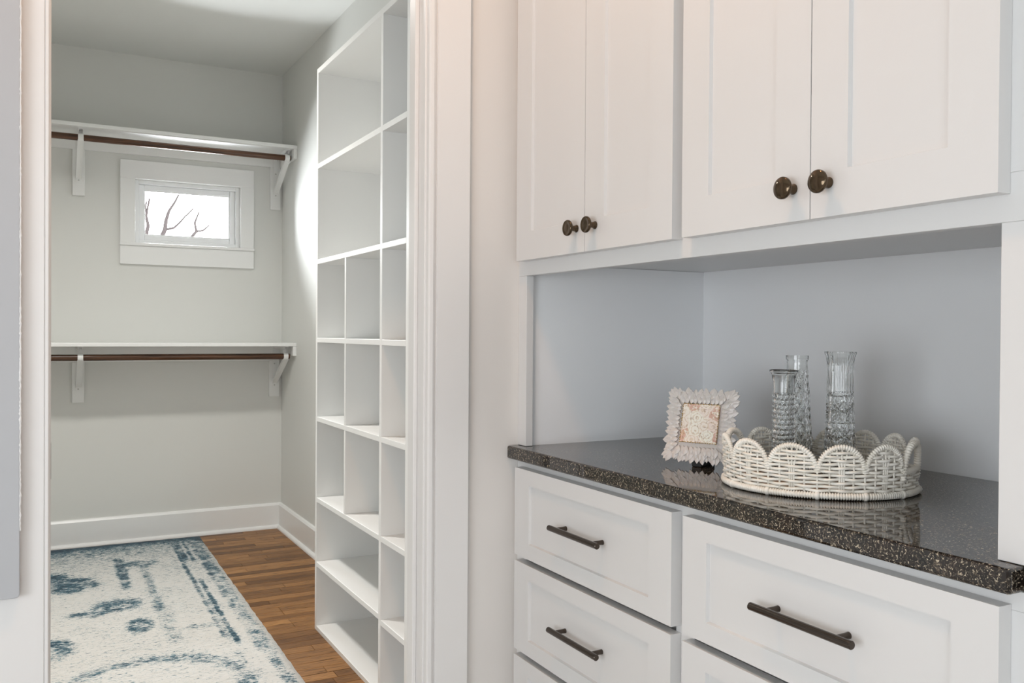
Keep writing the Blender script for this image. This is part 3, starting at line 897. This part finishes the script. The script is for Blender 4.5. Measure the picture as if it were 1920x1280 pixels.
def tray():
    e = tag(empty('wicker_tray', TC), 'white wicker tray with scalloped rim holding three glass vases on the granite counter', 'tray')
    segs = [(0.6, 1.4), (1.4, 2.2), (2.2, 2.98), (2.98, 3.85), (3.85, 4.75), (5.8, 6.83), (6.83, 7.85), (7.85, 8.88), (8.88, 9.85), (9.85, 10.78), (11.75, 12.6)]
    hands = [(4.75, 5.8), (10.78, 11.75)]
    ZV, ZP = 0.044, 0.086
    def ztop(s):
        s = s % 12
        for (a, b_) in segs:
            if a <= s <= b_ or a <= s + 12 <= b_:
                u = (s - a) / (b_ - a) * 2 - 1
                return ZV + (ZP - ZV) * math.sqrt(max(0, 1 - abs(u) ** 2.05))
        return None
    # wrapped bottom rim
    bm = bmesh.new(); n = 1100
    tube(bm, [rim_pt(12 * i / n, 0.0068, 0.004) for i in range(n)], [0.0050 + 0.0010 * (1 if (i % 5) in (1, 2, 3) else -1.0) for i in range(n)], 9, True)
    obj('base_rim', bm, M['wicker'], e, True)
    # knots binding the base rim
    for s in [a for a, b_ in segs] + [10.78, 4.75]:
        bm = bmesh.new(); tube(bm, [rim_pt(s - 0.05 + 0.1 * k / 4, 0.0068, 0.0045) for k in range(5)], [0.0056, 0.0069, 0.0072, 0.0069, 0.0056], 10)
        obj('rim_binding', bm, M['wicker'], e, True)
    # woven rows
    bm = bmesh.new()
    z = 0.0150; k = 0; pitch = 0.0061
    stakes_per = 4
    def stake_phase(s):
        s = s % 12
        allsegs = segs + hands
        for (a, b_) in allsegs:
            for ss in (s, s + 12):
                if a <= ss <= b_: return (ss - a) / (b_ - a) * stakes_per
        return 0
    while z < ZP - 0.005:
        run = []
        n = 432
        start = 0.6
        pts_runs = []
        for i in range(n + 1):
            s = start + 12 * i / n
            zt = ztop(s)
            inh = zt is None
            ok = (z < 0.040) if inh else (z < zt - 0.003)
            if ok:
                ph = stake_phase(s)
                wv = math.cos(PI * ph + PI * k)
                run.append(rim_pt(s, z + 0.0006 * math.sin(s * 9 + k * 1.7), 0.0014 + 0.0026 * wv))
            elif run:
                pts_runs.append(run); run = []
        if run: pts_runs.append(run)
        for r_ in pts_runs:
            if len(r_) > 3: tube(bm, r_, 0.00258, 7)
        z += pitch; k += 1
    o = obj('woven_strands', bm, M['wicker'], e, True); o['kind'] = 'stuff'
    # stakes (vertical ribs), fanning a little under each scallop
    bm = bmesh.new()
    for (a, b_) in segs:
        for q in range(0, stakes_per + 1):
            s = a + (b_ - a) * q / stakes_per
            for ds in ((-0.045, 0, 0.045) if q == 2 else (0.0,)):
                zt = (ztop(min(max(s + ds, a + 0.02), b_ - 0.02)) or ZV)
                fan = (s - (a + b_) / 2) * 0.0 + ds * 1.6
                tube(bm, [rim_pt(s + ds, 0.008, 0.0005), rim_pt(s + ds, zt * 0.6, 0.0012), rim_pt(s + ds + fan, zt - 0.002, 0.0005)], 0.0017, 6)
    for (a, b_) in hands:
        for q in range(1, 8):
            s = a + (b_ - a) * q / 8
            tube(bm, [rim_pt(s, 0.008, 0.0), rim_pt(s, 0.044, 0.0)], 0.0019, 6)
    o = obj('stakes', bm, M['wicker'], e, True); o['kind'] = 'stuff'
    # wrapped scallop rims
    def wrapped(name, path, r0, pitch_=0.0040):
        # resample path evenly, 5 samples per wrap
        cum = [0]
        for p, q in zip(path, path[1:]): cum.append(cum[-1] + (q - p).length)
        tot = cum[-1]; nw = max(6, int(tot / pitch_)); m = nw * 5
        P = []; j = 0
        for i in range(m + 1):
            d = tot * i / m
            while j < len(cum) - 2 and cum[j + 1] < d: j += 1
            f = (d - cum[j]) / max(1e-9, cum[j + 1] - cum[j]); P.append(path[j].lerp(path[j + 1], min(1, f)))
        rad = [r0 + (0.0008, 0.0010, 0.0004, -0.0014, 0.0000)[i % 5] for i in range(m + 1)]
        b = bmesh.new(); tube(b, P, rad, 9)
        return obj(name, b, M['wicker'], e, True)
    for (a, b_) in segs:
        path = []
        for i in range(41):
            u = -math.cos(PI * i / 40)
            s = (a + b_) / 2 + (b_ - a) / 2 * u * 0.97
            zz_ = ZV + (ZP - ZV) * math.sqrt(max(0, 1 - abs(u) ** 2.05))
            path.append(rim_pt(s, zz_, 0.0012))
        wrapped('scallop_rim', path, 0.0040)
    for (a, b_) in hands:
        path = []
        lift = 0.087
        for i in range(41):
            u = -math.cos(PI * i / 40); s = (a + b_) / 2 + (b_ - a) / 2 * u * (0.90 if b_ - a < 1.5 else 0.72)
            zz_ = 0.030 + (lift - 0.030) * math.sqrt(max(0, 1 - abs(u) ** 2.4))
            path.append(rim_pt(s, zz_, 0.0015))
        wrapped('handle', path, 0.0052, 0.0045)
        path = [rim_pt(a + (b_ - a) * i / 20, 0.0435, 0.0015) for i in range(21)]
        wrapped('handle_bar', path, 0.0044)
    # woven bottom
    bm = bmesh.new(); n = 96
    c0 = bm.verts.new((0, 0, 0.0050)); c1 = bm.verts.new((0, 0, 0.0085))
    lo = [bm.verts.new(rim_pt(12 * i / n, 0.0050, 0.0)) for i in range(n)]; hi = [bm.verts.new(rim_pt(12 * i / n, 0.0085, 0.0)) for i in range(n)]
    for i in range(n):
        j = (i + 1) % n
        bm.faces.new((lo[j], lo[i], c0)); bm.faces.new((hi[i], hi[j], c1)); bm.faces.new((lo[i], lo[j], hi[j], hi[i]))
    b_ = obj('base_panel', bm, M['wicker_dark'], e); b_['label'] = 'brown woven base'
    bm = bmesh.new()
    c_, s_ = math.cos(TH), math.sin(TH)
    for k in range(-21, 22):
        v = k * 0.0065
        if abs(v) >= TB - 0.012: continue
        hw = TA * math.sqrt(1 - (v / TB) ** 2) - 0.008
        pts = []
        m = 24
        for i in range(m + 1):
            x = -hw + 2 * hw * i / m
            pts.append((x * c_ - v * s_, x * s_ + v * c_, 0.0092 + 0.0008 * math.cos(PI * i + PI * k)))
        tube(bm, pts, 0.0022, 6)
    o = obj('base_strands', bm, M['wicker_dark'], e, True); o['kind'] = 'stuff'
    return e
tray()
TZ = 0.914 + 0.0124
HV1, HV2 = 1.1175, 1.1417


# ================================================================ VASES
def vase(loc, prof, inner, fn, seg, label, name='glass_vase', flat=False):
    bm = bmesh.new()
    full = prof + inner
    np_ = len(prof)
    lathe(bm, full, seg, lambda r, z, a, i: fn(r, z, a) if i < np_ else r)
    bmesh.ops.recalc_face_normals(bm, faces=bm.faces)
    o = obj(name, bm, M['glass'], None, not flat, loc)
    return tag(o, label, 'vase', 'clear pressed glass bud vases on the tray')


def dense(keys, n):
    """resample (r,z) polyline smoothly in z"""
    out = []
    zs = [k[1] for k in keys]
    for i in range(n + 1):
        z = zs[0] + (zs[-1] - zs[0]) * i / n
        for (r0, z0), (r1, z1) in zip(keys, keys[1:]):
            if z0 <= z <= z1 + 1e-9:
                f = (z - z0) / max(1e-9, z1 - z0); f = f * f * (3 - 2 * f) if abs(r1 - r0) > 0.003 else f
                out.append((r0 + (r1 - r0) * f, z)); break
    return out


def vase_hobnail():
    H = HV1 - TZ
    keys = [(0.0240, 0.0), (0.0222, 0.010), (0.0200, 0.03), (0.0184, 0.08), (0.0176, 0.125), (0.0178, 0.145), (0.0190, H - 0.020), (0.0208, H - 0.010), (0.0250, H - 0.002), (0.0250, H)]
    P = [(0, 0.0), (0.020, 0.0)] + dense(keys, 150)
    inn = [(0.0234, H), (0.0226, H - 0.003), (0.0180, H - 0.012), (0.0160, H - 0.022), (0.0154, 0.14), (0.0154, 0.09), (0.0175, 0.03), (0.016, 0.014), (0.010, 0.0105), (0, 0.010)]
    def fn(r, z, a):
        if 0.010 < z < 0.148:
            q = 15; p = 0.0088
            rowz = z / p; rr_ = math.floor(rowz); fz = rowz - rr_ - 0.5
            fa = (a / (2 * PI) * q + 0.5 * (rr_ % 2)) % 1.0 - 0.5
            dd = math.hypot(fz, fa)
            r += 0.0026 * max(0, 1 - (dd / 0.47) ** 2)
        return r
    return vase((1.1682, 1.15, TZ), P, inn, fn, 120, 'short clear glass vase with hobnail dots and flared lip, front left of the three')


def vase_diamond():
    H = HV2 - TZ
    keys = [(0.0290, 0.0), (0.0285, 0.02), (0.0262, 0.07), (0.0225, 0.13), (0.0192, 0.18), (0.0182, 0.200), (0.0190, H - 0.009), (0.0205, H - 0.007), (0.0205, H)]
    P = [(0, 0.0), (0.024, 0.0)] + dense(keys, 90)
    inn = [(0.0180, H), (0.0165, H - 0.01), (0.0165, 0.19), (0.0200, 0.13), (0.0235, 0.07), (0.0245, 0.02), (0.020, 0.012), (0, 0.011)]
    def fn(r, z, a):
        if 0.004 < z < 0.188:
            q = 9
            u = a / (2 * PI) * q + z / 0.030; v = a / (2 * PI) * q - z / 0.030
            fu = abs((u % 1) - 0.5) * 2; fv = abs((v % 1) - 0.5) * 2
            r += -0.0022 + 0.0036 * max(fu, fv) ** 2
        return r
    return vase((1.2422, 1.19, TZ), P, inn, fn, 90, 'clear glass vase with diamond quilting and straight collar, standing behind the hobnail vase', flat=True)


def vase_star():
    H = 1.1506 - TZ
    keys = [(0.0300, 0.0), (0.0295, 0.006), (0.0275, 0.02), (0.0258, 0.06), (0.0240, 0.11), (0.0222, 0.16), (0.0212, H - 0.036), (0.0224, H - 0.020), (0.0240, H - 0.010), (0.0268, H - 0.002), (0.0268, H)]
    P = [(0, 0.0), (0.026, 0.0)] + dense(keys, 110)
    inn = [(0.0245, H), (0.0235, H - 0.004), (0.0185, 0.20), (0.0180, 0.16), (0.0205, 0.10), (0.0222, 0.05), (0.0225, 0.022), (0.017, 0.013), (0, 0.012)]
    def fn(r, z, a):
        # upper: vertical flutes; below: stacked square panels each cut with a star
        nb = 6
        if z > 0.152: return r + (0.0010 * math.cos(a * 12) if z < H - 0.004 else 0.0007 * math.cos(a * 12))
        if z < 0.006: return r
        pz = 0.047
        iz = math.floor((z - 0.006) / pz); fz = ((z - 0.006) / pz - iz) - 0.5
        fa = (a / (2 * PI) * nb + 0.5 * (iz % 2)) % 1.0 - 0.5
        ang = math.atan2(fz, fa); rad = math.hypot(fz, fa)
        ray = abs(math.cos(4 * ang))
        cut = 0.0045 * (ray ** 1.2) * min(1, rad / 0.12) * max(0, 1 - rad / 0.75)
        edge = 0.0012 if (abs(fz) > 0.46 or abs(fa) > 0.46) else 0
        return r + 0.0006 - cut + 0.4 * 0 - edge
    return vase((1.2538, 1.100, TZ), P, inn, fn, 96, 'tall clear cut glass vase with starburst panels and flared mouth, rightmost on the tray', flat=True)


vase_hobnail(); vase_diamond(); vase_star()

# ================================================================ OUTSIDE
def tree():
    of = Vector((0.85, 6.9, -0.5))
    e = tag(empty('bare_tree', of), 'bare winter branches of a young tree outside the small window', 'tree')
    def br(name, pts, r0, r1):
        bm = bmesh.new(); n = len(pts)
        tube(bm, [Vector(p) - of for p in pts], [0.002 + 1.8 * (r0 + (r1 - r0) * i / (n - 1)) for i in range(n)], 7)
        return obj(name, bm, M['bark'], e, True)
    br('trunk', [(0.85, 6.9, -0.5), (0.84, 6.88, 0.2), (0.86, 6.86, 0.8), (0.85, 6.85, 1.25)], 0.05, 0.028)
    y_ = 6.6
    br('branch', [(0.85, 6.85, 1.2), (0.72, y_, 1.62), (0.746, y_, 1.829), (0.770, y_, 1.887), (0.779, y_, 1.96), (0.798, y_, 2.023), (0.837, y_, 2.088), (0.87, y_, 2.16)], 0.012, 0.0025)
    br('branch', [(0.770, y_, 1.887), (0.83, y_, 1.905), (0.870, y_, 1.945), (0.900, y_, 1.984), (0.96, y_, 2.05)], 0.0045, 0.002)
    br('branch', [(0.86, 6.85, 1.2), (0.90, y_, 1.6), (0.94, y_, 1.836), (0.981, y_, 1.888), (0.97, y_, 1.95), (1.00, y_, 2.03)], 0.010, 0.0022)
    br('branch', [(0.981, y_, 1.888), (1.03, y_, 1.90), (1.07, y_, 1.94)], 0.004, 0.002)
    br('branch', [(0.84, 6.86, 1.1), (0.62, y_, 1.6), (0.650, y_, 1.85), (0.662, y_, 1.91), (0.650, y_, 1.98), (0.67, y_, 2.1)], 0.010, 0.0025)
    br('branch', [(0.655, y_, 1.93), (0.640, y_, 2.0), (0.650, y_, 2.08)], 0.004, 0.002)
tree()
